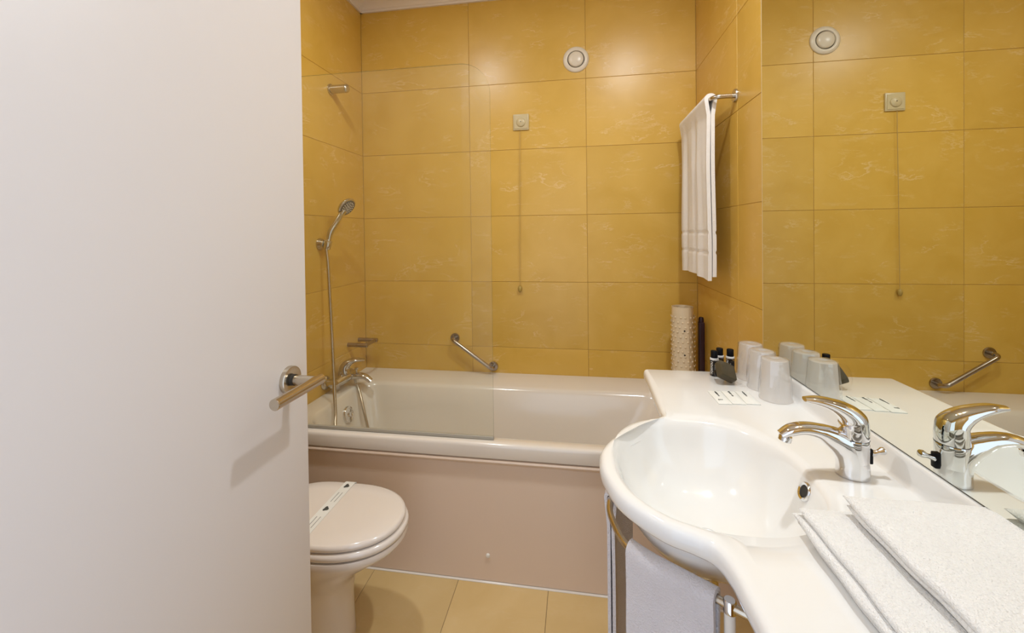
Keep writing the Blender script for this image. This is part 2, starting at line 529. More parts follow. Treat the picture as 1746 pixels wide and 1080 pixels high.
# panel with a rolled top edge
pr = [(TUB_P, 0.006), (TUB_P, 0.428), (TUB_P - 0.004, 0.432), (TUB_F + 0.002, 0.4385), (TUB_F - 0.0005, 0.444), (TUB_F + 0.001, 0.449), (TUB_F + 0.006, 0.4515), (TUB_P + 0.02, 0.4515), (TUB_P + 0.02, 0.006)]
loft(bm, [[Vector((x, y, z)) for y, z in pr] for x in (X0, X1)], True, True)
part(bm, 'panel', 'front_panel', tub, 40)
bm = nb()
pr = [(TUB_P + 0.001, 0.0005), (TUB_P - 0.006, 0.0005), (TUB_P - 0.0055, 0.002), (TUB_P + 0.001, 0.0045)]
loft(bm, [[Vector((x, y, z)) for y, z in pr] for x in (X0, X1)], True, True)
part(bm, 'acrylic', 'sealing_strip', tub)
bm = lathe(nb(), [(0.0075, 0), (0.0075, 0.003), (0.006, 0.0055), (0.003, 0.0068), (0, 0.007)], 20, axis_mat((-0.330, TUB_P, 0.098), (0, -1, 0)))
o = part(bm, 'white', 'screw_cap', tub); o['label'] = 'small white screw cap on the bath panel'
ofm = axis_mat((-1.0715, 1.80, 0.418), (1, 0, 0.22))
bm = lathe(nb(), [(0.038, 0), (0.038, 0.008), (0.035, 0.013), (0.028, 0.014), (0.026, 0.011), (0.012, 0.012), (0.010, 0.018), (0, 0.019)], 32, ofm)
part(bm, 'chrome', 'overflow_cover', tub)

# ------------------------------------------------------------------ glass bath screen
scr = tag(empty('bath_screen', (-0.74, 1.475, TUB_Z)), 'clear glass bath screen with a rounded top corner on the tub rim', 'bath screen')
gx0, gx1, gz0, gz1, gr = XL + 0.02, -0.305, 0.5200, 1.872, 0.11
out = [(gx0, gz0), (gx1 - 0.002, gz0)] + [(gx1 - gr + gr * math.cos(a), gz1 - gr + gr * math.sin(a)) for a in [PI / 2 * k / 12 for k in range(13)]] + [(gx0, gz1)]
YS = 1.476
bm = nb()
loft(bm, [[Vector((x, y, z)) for x, z in out] for y in (YS - 0.003, YS + 0.003)], True, True)
go = part(bm, 'glass', 'glass_panel', scr, 30)
M['glass_edge'] = glass_mat('screen_glass_edge', (0.62, 0.66, 0.56), 0.2, hazecol=(0.5, 0.5, 0.4))
go.data.materials.append(M['glass_edge'])
for f in go.data.polygons:
    if abs(f.normal.y) < 0.5:
        f.material_index = 1
bm = nb()
box(bm, gx0, gx1 - 0.001, YS - 0.005, YS + 0.005, 0.5102, 0.5225, 0.0015, 1)
part(bm, 'seal', 'rubber_seal', scr)
bm = nb()
box(bm, XL + 0.0005, XL + 0.026, YS - 0.012, YS + 0.012, 0.5102, 1.86, 0.002, 2)
part(bm, 'steel', 'wall_profile', scr)

# ------------------------------------------------------------------ shower fittings on the left wall
peg = tag(empty('clothes_peg', (XL, 1.888, 1.969)), 'short polished steel wall peg high on the left tiles', 'wall peg')
part(lathe(nb(), [(0.027, 0.0003), (0.027, 0.006), (0.0235, 0.008), (0, 0.008)], 28, axis_mat((XL, 1.888, 1.969), (1, 0, 0))), 'steel', 'flange', peg)
part(lathe(nb(), [(0.0205, 0.007), (0.0205, 0.080), (0.0190, 0.089), (0.0140, 0.0945), (0, 0.097)], 28, axis_mat((XL, 1.888, 1.969), (1, 0, 0))), 'steel', 'peg_bar', peg, 50)

brk = tag(empty('shower_bracket', (XL, 1.781, 1.216)), 'steel wall bracket holding the hand shower', 'bracket')
part(lathe(nb(), [(0.029, 0.0003), (0.029, 0.003), (0.027, 0.009), (0.0225, 0.020), (0.0215, 0.026), (0.019, 0.028), (0, 0.028)], 32, axis_mat((XL, 1.781, 1.216), (1, 0, 0))), 'steel', 'bracket_base', brk)
HS = Vector((XL + 0.044, 1.775, 1.213))
hdir = Vector((0.16, 0.17, 0.95)).normalized()
part(lathe(nb(), [(0.0155, -0.020), (0.0165, -0.018), (0.0185, 0.018), (0.0175, 0.020), (0.0138, 0.020), (0.0120, -0.020), (0.0155, -0.020)], 28, axis_mat(HS, hdir)), 'bath_chrome', 'holder_ring', brk)

sh = tag(empty('hand_shower', HS), 'chrome hand shower hung on the left wall with a metal hose', 'hand shower')
hp = [HS - hdir * 0.024, HS + hdir * 0.02, HS + hdir * 0.06, Vector((-1.112, 1.803, 1.316)), Vector((-1.100, 1.822, 1.352)), Vector((-1.094, 1.834, 1.372))]
path = catmull(hp, 8)
rad = lerp_list([0.0090, 0.0115, 0.0140, 0.0125, 0.0125, 0.016], 8)
part(sweep(nb(), path, rad, 20), 'bath_chrome', 'handle', sh, 60)
hn = Vector((0.80, -0.15, -0.58)).normalized()          # spray direction
hc = Vector((-1.088, 1.848, 1.394))
hm = axis_mat(hc, hn)
hdo = part(lathe(nb(), [(0, -0.014), (0.023, -0.013), (0.039, -0.008), (0.047, 0.0), (0.0485, 0.006), (0.0465, 0.010), (0.041, 0.011), (0, 0.011)], 36, hm), 'bath_chrome', 'shower_head', sh, 60)
bm = lathe(nb(), [(0.0405, 0.0105), (0.0405, 0.0125), (0.038, 0.0135), (0, 0.0135)], 36, hm)
part(bm, plain('spray_plate_grey', (0.13, 0.115, 0.10), 0.35), 'spray_plate', hdo)
bm = nb()
for rr, cnt in ((0.008, 6), (0.018, 11), (0.029, 16)):
    for k in range(cnt):
        a = 2 * PI * k / cnt
        lathe(bm, [(0.0032, 0.0134), (0.0024, 0.0155), (0, 0.0157)], 6, hm @ Matrix.Translation((rr * math.cos(a), rr * math.sin(a), 0)))
o = part(bm, 'white', 'spray_nozzles', hdo); o['kind'] = 'stuff'
# hose: hangs from the handle, loops in the tub, climbs to the mixer
hose = catmull([HS - hdir * 0.022, (-1.135, 1.768, 1.12), (-1.128, 1.766, 0.98), (-1.115, 1.757, 0.80), (-1.092, 1.730, 0.62), (-1.062, 1.690, 0.48), (-1.030, 1.650, 0.40), (-0.95, 1.68, 0.22), (-0.91, 1.75, 0.150), (-0.92, 1.82, 0.18), (-0.985, 1.85, 0.30), (-1.028, 1.87, 0.42), (-1.064, 1.900, 0.488), (-1.088, 1.9205, 0.5135)], 26)
hr = [0.0076 if i % 2 else 0.0066 for i in range(len(hose))]
part(sweep(nb(), hose, hr, 10), 'steel', 'hose', sh, 60)

# ------------------------------------------------------------------ bath mixer
mx = tag(empty('bath_mixer', (XL, 1.87, 0.56)), 'chrome bath mixer tap with lever on the left wall', 'bath tap')
for yy in (1.802, 1.948):
    part(lathe(nb(), [(0.033, 0.0004), (0.033, 0.004), (0.029, 0.012), (0.019, 0.017), (0.019, 0.046), (0, 0.046)], 28, axis_mat((XL, yy, 0.562), (1, 0, 0))), 'bath_chrome', 'escutcheon', mx, 50)
    part(lathe(nb(), [(0.024, 0.036), (0.024, 0.052), (0.021, 0.054), (0, 0.054)], 6, axis_mat((XL, yy, 0.562), (1, 0, 0))), 'bath_chrome', 'union_nut', mx, 30)
bodyp = catmull([(XL + 0.062, 1.793, 0.562), (XL + 0.063, 1.83, 0.564), (XL + 0.066, 1.875, 0.568), (XL + 0.063, 1.92, 0.564), (XL + 0.062, 1.962, 0.562)], 8)
part(sweep(nb(), bodyp, lerp_list([0.016, 0.023, 0.027, 0.023, 0.016], 8), 24), 'bath_chrome', 'body', mx, 60)
spp = catmull([(XL + 0.06, 1.905, 0.556), (XL + 0.10, 1.912, 0.563), (XL + 0.14, 1.918, 0.558), (XL + 0.172, 1.920, 0.536)], 8)
part(sweep(nb(), spp, lerp_list([(0.022, 0.018), (0.020, 0.015), (0.018, 0.013), (0.0160, 0.0115)], 8), 20, fixed=(0, 1, 0)), 'bath_chrome', 'spout', mx, 60)
part(lathe(nb(), [(0.012, 0), (0.012, 0.022), (0.009, 0.026), (0.009, 0.034), (0, 0.034)], 20, axis_mat((-1.095, 1.922, 0.556), (0.12, 0, -1))), 'bath_chrome', 'hose_outlet', mx, 50)
part(lathe(nb(), [(0.004, 0), (0.004, 0.02), (0.009, 0.022), (0.009, 0.030), (0.006, 0.032), (0, 0.032)], 20, axis_mat((XL + 0.10, 1.912, 0.572), (0, 0, 1))), 'bath_chrome', 'diverter_knob', mx, 50)
lvp = catmull([(XL + 0.064, 1.872, 0.580), (XL + 0.060, 1.875, 0.612), (XL + 0.078, 1.884, 0.636), (XL + 0.110, 1.895, 0.646), (XL + 0.148, 1.908, 0.644)], 8)
part(sweep(nb(), lvp, lerp_list([(0.027, 0.027), (0.027, 0.025), (0.025, 0.018), (0.019, 0.009), (0.011, 0.004)], 8), 22, fixed=(-0.2, 1, 0)), 'bath_chrome', 'lever', mx, 60)

# ------------------------------------------------------------------ soap rack (two bars joined at the outer end)
sr = tag(empty('soap_rack', (XL, 2.06, 0.687)), 'small two-bar metal soap rack in the corner above the tub', 'soap rack')
for yy in (2.115, 2.008):
    part(lathe(nb(), [(0.0108, 0.0004), (0.0108, 0.108), (0.009, 0.110), (0, 0.110)], 18, axis_mat((XL, yy, 0.687), (1, 0, 0))), 'dark_steel', 'rack_bar', sr)
part(sweep(nb(), [(XL + 0.099, 2.008, 0.687), (XL + 0.099, 2.115, 0.687)], 0.0090, 16), 'dark_steel', 'cross_bar', sr)

# ------------------------------------------------------------------ grab rail on the back wall
gb = tag(empty('grab_rail', (-0.56, D, 0.61)), 'slanted satin steel grab rail on the back wall above the tub', 'grab rail')
A, B = Vector((-0.663, D, 0.692)), Vector((-0.452, D, 0.545))
for p in (A, B):
    fo = part(lathe(nb(), [(0.0255, 0.0004), (0.0255, 0.005), (0.0235, 0.008), (0.012, 0.009), (0, 0.009)], 28, axis_mat(p, (0, -1, 0))), 'dark_steel', 'flange', gb)
dv = (B - A).normalized()
oA, oB = A + Vector((0, -0.052, 0)), B + Vector((0, -0.052, 0))
gp = [A + Vector((0, -0.004, 0)), A + Vector((0, -0.026, 0))]
for k in range(9):
    a = PI / 2 * k / 8
    gp.append(A + Vector((0, -0.030, 0)) + dv * 0.022 * (1 - math.cos(a)) + Vector((0, -0.022, 0)) * math.sin(a))
for k in range(9):
    a = PI / 2 * k / 8
    gp.append(B + Vector((0, -0.030, 0)) - dv * 0.022 * (1 - math.sin(a)) + Vector((0, -0.022, 0)) * math.cos(a))
gp += [B + Vector((0, -0.026, 0)), B + Vector((0, -0.004, 0))]
part(sweep(nb(), gp, 0.0098, 18), 'dark_steel', 'bar', gb, 60)

# ------------------------------------------------------------------ air vent and emergency pull switch
vt = tag(empty('air_vent', (0.001, D, 2.147)), 'round white air vent high on the back wall', 'air vent')
vm = axis_mat((0.001, D, 2.147), (0, -1, 0))
part(lathe(nb(), [(0.066, 0.0004), (0.066, 0.003), (0.062, 0.007), (0.054, 0.010), (0.046, 0.011), (0.0435, 0.009), (0.0430, 0.0006)], 48, vm), 'cream', 'ring', vt, 50)
part(lathe(nb(), [(0.0430, 0.0006), (0.0430, 0.002), (0, 0.002)], 40, vm), 'dark', 'throat', vt)
part(lathe(nb(), [(0.0385, 0.003), (0.0395, 0.006), (0.0390, 0.011), (0.034, 0.015), (0.024, 0.018), (0.012, 0.0195), (0, 0.020)], 48, vm), 'cream', 'valve_disc', vt, 60)

ps = tag(empty('pull_switch', (-0.2875, D, 1.84)), 'square ivory pull switch with a long cord on the back wall', 'pull switch')
part(box(nb(), -0.329, -0.246, D - 0.009, D - 0.0003, 1.798, 1.882, 0.003, 2), 'ivory', 'plate', ps)
part(box(nb(), -0.322, -0.253, D - 0.0115, D - 0.009, 1.805, 1.875, 0.001, 1), 'ivory', 'inner_plate', ps)
part(lathe(nb(), [(0.024, 0.010), (0.0235, 0.015), (0.021, 0.0175), (0, 0.0185)], 32, axis_mat((-0.2875, D, 1.838), (0, -1, 0))), 'ivory', 'button', ps, 50)
part(lathe(nb(), [(0.0022, 0.018), (0.0022, 0.0195), (0, 0.0195)], 12, axis_mat((-0.2875, D, 1.84), (0, -1, 0))), 'dark', 'pin', ps)
cd = part(sweep(nb(), [(-0.292, D - 0.012, 1.80), (-0.296, D - 0.012, 1.5), (-0.300, D - 0.012, 1.2), (-0.302, D - 0.012, 0.975)], 0.0014, 8), 'cord', 'cord', ps)
part(lathe(nb(), [(0.003, 0.016), (0.009, 0.012), (0.0105, 0.002), (0.0085, -0.010), (0.005, -0.016), (0, -0.017)], 18, Matrix.Translation((-0.302, D - 0.0125, 0.962))), 'knob', 'pull_knob', cd, 50)

# ================================================================== mirror
mir = tag(empty('wall_mirror', (XR, 0.75, MIR_Z)), 'large frameless wall mirror above the washbasin counter', 'mirror')
part(box(nb(), XR - 0.0048, XR - 0.0004, 0.012, MIR_Y, MIR_Z, 2.36), 'mirror_edge', 'backing', mir)
part(box(nb(), XR - 0.0056, XR - 0.0004, MIR_Y + 0.0002, MIR_Y + 0.0034, MIR_Z, 2.36), plain('pale_mirror_edge', (0.72, 0.58, 0.34), 0.3), 'edge_strip', mir)
bm = nb()
box(bm, XR - 0.0056, XR - 0.0049, 0.0135, MIR_Y - 0.0012, MIR_Z + 0.0018, 2.358)
part(bm, 'mirror', 'mirror_glass', mir)

# ================================================================== washbasin counter
wc = tag(empty('washbasin_counter', (0.39, 0.75, CT)), 'white ceramic washbasin counter with a rounded bowl under the mirror', 'washbasin')
BC = Vector((0.248, 0.868, 0))
ctrl = [(0.202, 1.085), (0.185, 1.070), (0.134, 1.027), (0.075, 0.958), (0.047, 0.905), (0.0395, 0.865), (0.0425, 0.815), (0.068, 0.742), (0.122, 0.682), (0.168, 0.657), (0.190, 0.640), (0.2005, 0.605), (0.204, 0.55)]
bulge = catmull([(x, y, 0) for x, y in ctrl], 10)
outl = []


def seg(a, b, n):
    return [Vector((a[0] + (b[0] - a[0]) * k / n, a[1] + (b[1] - a[1]) * k / n, 0)) for k in range(n)]


cr = 0.016
corner = [Vector((0.211 + cr - cr * math.sin(a), 1.447 - cr + cr * math.cos(a), 0)) for a in [PI / 2 * k / 8 for k in range(9)]]
outl += seg((XR - 0.0015, 0.862), (XR - 0.0015, 1.447), 24)
outl += seg((XR - 0.0015, 1.447), (corner[0].x, 1.447), 22)
outl += corner
outl += seg((corner[-1].x, corner[-1].y - 0.01), (0.2035, 1.095), 16)
outl += bulge
outl += seg((0.205, 0.53), (0.207, 0.012), 14)
outl += seg((0.207, 0.012), (XR - 0.0015, 0.012), 22)
outl += seg((XR - 0.0015, 0.012), (XR - 0.0015, 0.862), 40)
N = len(outl)


def inset(pts, d, keep=True):
    res = []
    for i, p in enumerate(pts):
        a, b = pts[i - 1], pts[(i + 1) % len(pts)]
        t = (b - a).normalized()
        nrm = Vector((-t.y, t.x, 0))
        # outline is counter-clockwise, so the left normal points inwards; the wall side stays put
        q = p + nrm * d
        if p.x > XR - 0.01:
            q.x = p.x
        res.append(q)
    return res


def at_z(pts, z):
    return [Vector((p.x, p.y, z)) for p in pts]


def rim(scale, z):
    """superellipse bowl ring, one point for each outline point at the same angle"""
    res = []
    for p in outl:
        th = math.atan2(p.y - BC.y, p.x - BC.x)
        c, s = math.cos(th), math.sin(th)
        a, b, e = 0.179 * scale, 0.198 * scale, 2.35
        r = (abs(c / a) ** e + abs(s / b) ** e) ** (-1 / e)
        res.append(Vector((BC.x + r * c, BC.y + r * s, z)))
    return res


def blend(A, B, t, z):
    return [Vector((a.x + (b.x - a.x) * t, a.y + (b.y - a.y) * t, z)) for a, b in zip(A, B)]


r1 = rim(1.0, CT)
o_in = inset(outl, 0.012)
rings = []
# underside and outer edge, from inside out
for sc_, z in ((0.10, 0.640), (0.33, 0.644), (0.50, 0.652), (0.66, 0.668), (0.77, 0.688), (0.86, 0.712), (0.93, 0.735), (1.0, 0.7575), (1.01, 0.7625)):
    rings.append(rim(sc_, z))
rings.append(at_z(inset(outl, 0.013), 0.7635))
rings.append(at_z(inset(outl, 0.006), 0.7655))
rings.append(at_z(inset(outl, 0.0015), 0.7705))
rings.append(at_z(outl, 0.778))
rings.append(at_z(outl, 0.786))
rings.append(at_z(inset(outl, 0.002), 0.7935))
rings.append(at_z(inset(outl, 0.006), 0.7982))
rings.append(at_z(o_in, CT))
rings.append(blend(o_in, r1, 0.5, CT))
rings.append(blend(o_in, r1, 0.9, CT - 0.0003))
for sc_, z in ((1.0, 0.7975), (0.975, 0.792), (0.950, 0.783), (0.925, 0.770), (0.88, 0.748), (0.81, 0.723), (0.71, 0.698), (0.59, 0.678), (0.45, 0.664), (0.30, 0.656), (0.10, 0.651)):
    rings.append(rim(sc_, z))
part(loft(nb(), rings, True, True), 'ceramic', 'basin_top', wc, 60)
# upstand along the wall with a cove at its foot
bm = nb()
pr = [(XR - 0.0012, CT - 0.002), (XR - 0.022, CT - 0.0008), (XR - 0.018, CT + 0.0012), (XR - 0.0150, CT + 0.005), (XR - 0.0132, CT + 0.011), (XR - 0.0125, CT + 0.040), (XR - 0.0115, CT + 0.0455), (XR - 0.009, MIR_Z - 0.0013), (XR - 0.0012, MIR_Z - 0.0012)]
loft(bm, [[Vector((x, y, z)) for x, z in pr] for y in (0.014, 1.4455)], True, True)
part(bm, 'ceramic', 'upstand', wc, 40)
ovc = Vector((0.4125, 0.848, 0.7690))
om = axis_mat(ovc, (-1, 0.03, 0.42))
oo = part(lathe(nb(), [(0.0165, -0.006), (0.0175, 0.0), (0.0172, 0.003), (0.0150, 0.0045), (0.0115, 0.0030), (0.0108, -0.004)], 32, om), 'chrome', 'overflow_ring', wc, 50)
part(lathe(nb(), [(0.0110, 0.0), (0.0110, 0.0008), (0, 0.0008)], 24, om), 'dark', 'overflow_hole', oo)
dr = part(lathe(nb(), [(0.024, 0.651), (0.024, 0.6545), (0.021, 0.656), (0.016, 0.655), (0, 0.655)], 32, Matrix.Translation((BC.x, BC.y, 0))), 'chrome', 'drain', wc, 50)
part(sweep(nb(), [(BC.x, BC.y, 0.642), (BC.x, BC.y, 0.42), (BC.x + 0.06, BC.y, 0.38), (XR - 0.002, BC.y, 0.38)], 0.018, 18), 'chrome', 'waste_pipe', wc, 60)

# ------------------------------------------------------------------ basin mixer tap
FX, FY = 0.4985, 0.862
tp = tag(empty('basin_tap', (FX, FY, CT)), 'chrome single lever tap standing on the washbasin counter', 'tap')
bm = nb()
path = catmull([(FX + 0.001, FY, CT + 0.0006), (FX + 0.001, FY, CT + 0.022), (FX - 0.004, FY, CT + 0.042), (FX - 0.016, FY, CT + 0.057), (FX - 0.035, FY, CT + 0.069), (FX - 0.056, FY, CT + 0.0785), (FX - 0.082, FY, CT + 0.0820), (FX - 0.104, FY, CT + 0.0770), (FX - 0.122, FY, CT + 0.0675)], 8)
rad = lerp_list([(0.0240, 0.0265), (0.0236, 0.0262), (0.0232, 0.0262), (0.0225, 0.0250), (0.0205, 0.0200), (0.0178, 0.0135), (0.0164, 0.0108), (0.0152, 0.0102), (0.0115, 0.0060)], 8)
sweep(bm, path, rad, 32, fixed=(0, 1, 0))
part(bm, 'chrome', 'body_and_spout', tp, 60)
bm = lathe(nb(), [(0.0235, 0.03), (0.0240, 0.055), (0.0240, 0.068), (0.0232, 0.0705), (0, 0.0705)], 36, Matrix.Translation((FX + 0.0025, FY, CT)))
part(bm, 'chrome', 'cartridge_housing', tp, 50)
part(lathe(nb(), [(0.0242, 0.0706), (0.0242, 0.0716), (0, 0.0716)], 36, Matrix.Translation((FX + 0.0025, FY, CT))), 'dark', 'joint_ring', tp)
bm = nb()
path = catmull([(FX + 0.0025, FY, CT + 0.0717), (FX + 0.003, FY, CT + 0.088), (FX + 0.001, FY, CT + 0.104), (FX - 0.012, FY, CT + 0.118), (FX - 0.034, FY, CT + 0.1295), (FX - 0.058, FY, CT + 0.1360), (FX - 0.080, FY, CT + 0.1375)], 8)
rad = lerp_list([(0.0242, 0.0238), (0.0242, 0.0238), (0.0236, 0.0225), (0.0215, 0.0165), (0.0180, 0.0110), (0.0145, 0.0078), (0.0085, 0.0042)], 8)
sweep(bm, path, rad, 32, fixed=(0, 1, 0))
part(bm, 'chrome', 'lever', tp, 60)
part(lathe(nb(), [(0.0105, 0), (0.0112, 0.004), (0.0112, 0.010), (0.0092, 0.011), (0, 0.0105)], 24, axis_mat((FX - 0.112, FY, CT + 0.0665), (-0.25, 0, -1))), 'chrome', 'aerator', tp, 50)
kn = part(box(nb(), FX + 0.0245, FX + 0.0325, FY - 0.006, FY + 0.006, CT + 0.024, CT + 0.052, 0.002, 2), 'black', 'pop_up_slot', tp)
part(lathe(nb(), [(0.006, 0), (0.004, 0.012), (0.007, 0.020), (0.006, 0.024), (0, 0.025)], 16, axis_mat((FX + 0.031, FY, CT + 0.041), (1, 0, 0.35))), 'chrome', 'pop_up_knob', kn, 50)

# ------------------------------------------------------------------ towel hoop under the bowl and the two towels on it
RZ = 0.702
hoop = tag(empty('towel_hoop', (0.15, 0.86, 0)), 'curved brass-toned towel rail under the front of the washbasin', 'towel rail')
hp = catmull([(0.30, 1.105, RZ), (0.22, 1.080, RZ), (0.135, 1.015, RZ), (0.080, 0.945, RZ), (0.059, 0.865, RZ), (0.062, 0.812, RZ), (0.080, 0.757, RZ), (0.112, 0.724, RZ), (0.150, 0.698, RZ), (0.196, 0.668, RZ), (0.24, 0.640, RZ), (0.30, 0.612, RZ)], 8)
part(sweep(nb(), hp, 0.0062, 16), 'steel', 'rail', hoop, 60)
for (x, y) in ((0.296, 1.1035), (0.296, 0.6138)):
    part(lathe(nb(), [(0.0055, 0), (0.0055, 0.0605), (0, 0.0605)], 14, Matrix.Translation((x, y, RZ))), 'steel', 'bracket', hoop)
for (x, y) in ((0.2165, 0.6549), (0.250, 1.0905)):
    part(lathe(nb(), [(0.0080, 0.0005), (0.0080, RZ - 0.009), (0, RZ - 0.009)], 18, Matrix.Translation((x, y, 0))), 'white', 'support_leg', hoop)
    part(lathe(nb(), [(0.0092, -0.009), (0.0092, 0.007), (0.0075, 0.009), (0, 0.009)], 18, Matrix.Translation((x, y, RZ))), 'chrome', 'leg_clamp', hoop, 50)


def sub_path(i0, i1, n):
    idx = [i0 + (i1 - i0) * k / (n - 1) for k in range(n)]
    res = []
    for f in idx:
        k = min(int(f), len(hp) - 2)
        res.append(hp[k].lerp(hp[k + 1], f - k))
    return res


def drape(name, label, cat, rail, r, front, back, thick, mat, outward, wav=0.006, freq=5.0, seed=0, grooves=(), fine=30, squeeze=0.0):
    """cloth hung over a rail: rail = list of points; outward(t) gives the horizontal vector of the front side"""
    rnd = random.Random(seed)
    ph = [rnd.uniform(0, 6.28) for _ in range(6)]
    nT = len(rail)
    prof = []
    for k in range(fine):                                  # front, from hem up
        prof.append((1, front * (1 - k / fine)))
    for k in range(13):
        prof.append(('a', PI * k / 12))
    for k in range(1, fine + 1):
        prof.append((-1, back * k / fine))
    bm = nb()

    def surf(off):
        rows_ = []
        for i, p in enumerate(rail):
            t = i / (nT - 1)
            o = outward(t)
            row = []
            for a, b in prof:
                if a == 'a':
                    v = p + o * (r + off) * math.cos(b) + Vector((0, 0, (r + off) * math.sin(b)))
                    w = 0
                else:
                    L = front if a == 1 else back
                    w = min(1, b / (0.35 * L))
                    amp = wav * w * (math.sin(freq * 2 * PI * t + ph[0]) + 0.5 * math.sin(freq * 1.7 * 2 * PI * t + ph[1] + b * 2) + 0.35 * math.sin(b * 9 + ph[2] + t * 4))
                    ws = min(1, b / 0.06)
                    ext = (r - squeeze * ws) + off + (0.0025 * w if a == 1 else 0.0)
                    for g in grooves:
                        if abs(b - g) < 0.006:
                            ext -= 0.0028 if off > 0 else 0
                    v = p + o * a * ext + o * amp
                    hem = 0.012 * math.sin(3.1 * t + ph[3]) * (b / L) if b > 0.9 * L else 0
                    v = v - Vector((0, 0, b + hem))
                row.append(v)
            rows_.append(row)
        return rows_
    outer, inner = surf(thick), surf(0.0)
    nP = len(prof)
    VO = [[bm.verts.new(v) for v in row] for row in outer]
    VI = [[bm.verts.new(v) for v in row] for row in inner]
    for i in range(nT - 1):
        for j in range(nP - 1):
            bm.faces.new((VO[i][j], VO[i + 1][j], VO[i + 1][j + 1], VO[i][j + 1]))
            bm.faces.new((VI[i][j], VI[i][j + 1], VI[i + 1][j + 1], VI[i + 1][j]))
    for j in range(nP - 1):
        bm.faces.new((VO[0][j], VO[0][j + 1], VI[0][j + 1], VI[0][j]))
        bm.faces.new((VO[-1][j], VI[-1][j], VI[-1][j + 1], VO[-1][j + 1]))
    for i in range(nT - 1):
        bm.faces.new((VO[i][0], VI[i][0], VI[i + 1][0], VO[i + 1][0]))
        bm.faces.new((VO[i][-1], VO[i + 1][-1], VI[i + 1][-1], VI[i][-1]))
    return tag(finish(bm, mat, name, None, 60), label, cat)


def out_fn(rail):
    def f(t):
        i = t * (len(rail) - 1)
        k = max(0, min(int(i), len(rail) - 2))
        d = (rail[k + 1] - rail[k]).normalized()
        return Vector((d.y, -d.x, 0)).normalized() * -1 if False else Vector((d.y, -d.x, 0)).normalized()
    return f


ra = sub_path(49.5, 73.0, 24)
dA = (ra[-1] - ra[0]).normalized()
nA = Vector((dA.y, -dA.x, 0)).normalized()
if nA.y > 0: nA = -nA
drape('hand_towel', 'white hand towel hung on the front of the curved rail', 'towel', ra, 0.0072, 0.34, 0.30, 0.0085, 'shaded_terry', lambda t: nA, 0.0025, 1.3, 3, squeeze=0.004)
rb = sub_path(19, 30, 16)
dB = (rb[-1] - rb[0]).normalized()
nB = Vector((dB.y, -dB.x, 0)).normalized()
if nB.x > 0: nB = -nB
drape('hand_towel', 'white hand towel on the far part of the curved rail, mostly hidden', 'towel', rb, 0.0072, 0.42, 0.40, 0.007, 'shaded_terry', lambda t: nB, 0.0012, 1.2, 5, squeeze=0.0068)

# ================================================================== bath towel on the right wall
tr = tag(empty('towel_rail', (XR, 1.88, 1.762)), 'steel towel rail with turned-in ends on the right wall', 'towel rail')
RX, TZ = XR - 0.080, 1.757
ya, yb = 1.672, 2.135
for y in (ya, yb):
    part(lathe(nb(), [(0.0245, 0.0004), (0.0245, 0.006), (0.0225, 0.009), (0, 0.009)], 28, axis_mat((XR, y, TZ), (-1, 0, 0))), 'steel', 'flange', tr)
tpth = [Vector((XR - 0.004, ya, TZ))]
cr = 0.028
for k in range(9):
    a = PI / 2 * k / 8
    tpth.append(Vector((RX + cr - cr * math.sin(a), ya + cr - cr * math.cos(a), TZ)))
for k in range(9):
    a = PI / 2 * k / 8
    tpth.append(Vector((RX + cr - cr * math.cos(a), yb - cr + cr * math.sin(a), TZ)))
tpth.append(Vector((XR - 0.004, yb, TZ)))
part(sweep(nb(), tpth, 0.0085, 18), 'steel', 'bar', tr, 60)
rt = [Vector((RX, 1.700 + (2.098 - 1.700) * k / 47, TZ)) for k in range(48)]
bt = drape('bath_towel', 'long white bath towel hung over the rail on the right wall', 'towel', rt, 0.0092, 0.69, 0.675, 0.014, 'towel_warm', lambda t: Vector((-1, 0, 0)), 0.0055, 3.2, 11, grooves=(0.505, 0.585), fine=115, squeeze=0.009)

# ------------------------------------------------------------------ rolled bath mat and dark stick in the corner of the tub
MX_, MY_ = 0.478, 2.035
rm = tag(empty('rolled_bath_mat', (MX_, MY_, TUB_Z)), 'cream rubber bath mat rolled up and stood in the tub corner', 'bath mat')
spn = []
for k in range(150):
    a = 2 * PI * 2.6 * k / 149
    spn.append((0.030 + 0.0205 * k / 149, a + 1.2))
z0, z1 = TUB_Z + 0.0008, 0.908
bm = nb()
rows_ = []
for r, a in spn:
    c, s = math.cos(a), math.sin(a)
    rows_.append([bm.verts.new((MX_ + rr * c, MY_ + rr * s, z)) for rr, z in ((r - 0.0012, z0), (r + 0.0012, z0), (r + 0.0012, z1), (r - 0.0012, z1))])
for A_, B_ in zip(rows_, rows_[1:]):
    for k in range(4):
        bm.faces.new((A_[k], A_[(k + 1) % 4], B_[(k + 1) % 4], B_[k]))
bm.faces.new(rows_[0]); bm.faces.new(rows_[-1])
part(bm, 'mat_rubber', 'rolled_sheet', rm, 40)
bm = nb()
rnd = random.Random(2)
for iz in range(16):
    for ia in range(14):
        a = 2 * PI * (ia + 0.5 * (iz % 2)) / 14 + rnd.uniform(-.05, .05)
        z = z0 + 0.02 + (z1 - z0 - 0.065) * iz / 15
        rr = 0.0508 if math.cos(a) > -2 else 0
        lathe(bm, [(0.0052, 0), (0.0050, 0.0012), (0.0036, 0.0024), (0, 0.0028)], 8, axis_mat((MX_ + rr * math.cos(a), MY_ + rr * math.sin(a), z), (math.cos(a), math.sin(a), 0)))
o = part(bm, 'mat_rubber', 'suction_studs', rm, 50); o['kind'] = 'stuff'
for z in (0.805, 0.695):
    a = math.radians(-96)
    part(lathe(nb(), [(0.0038, 0), (0.0038, 0.0012), (0, 0.0012)], 10, axis_mat((MX_ + 0.0512 * math.cos(a), MY_ + 0.0512 * math.sin(a), z), (math.cos(a), math.sin(a), 0))), 'dark', 'drain_hole', rm)
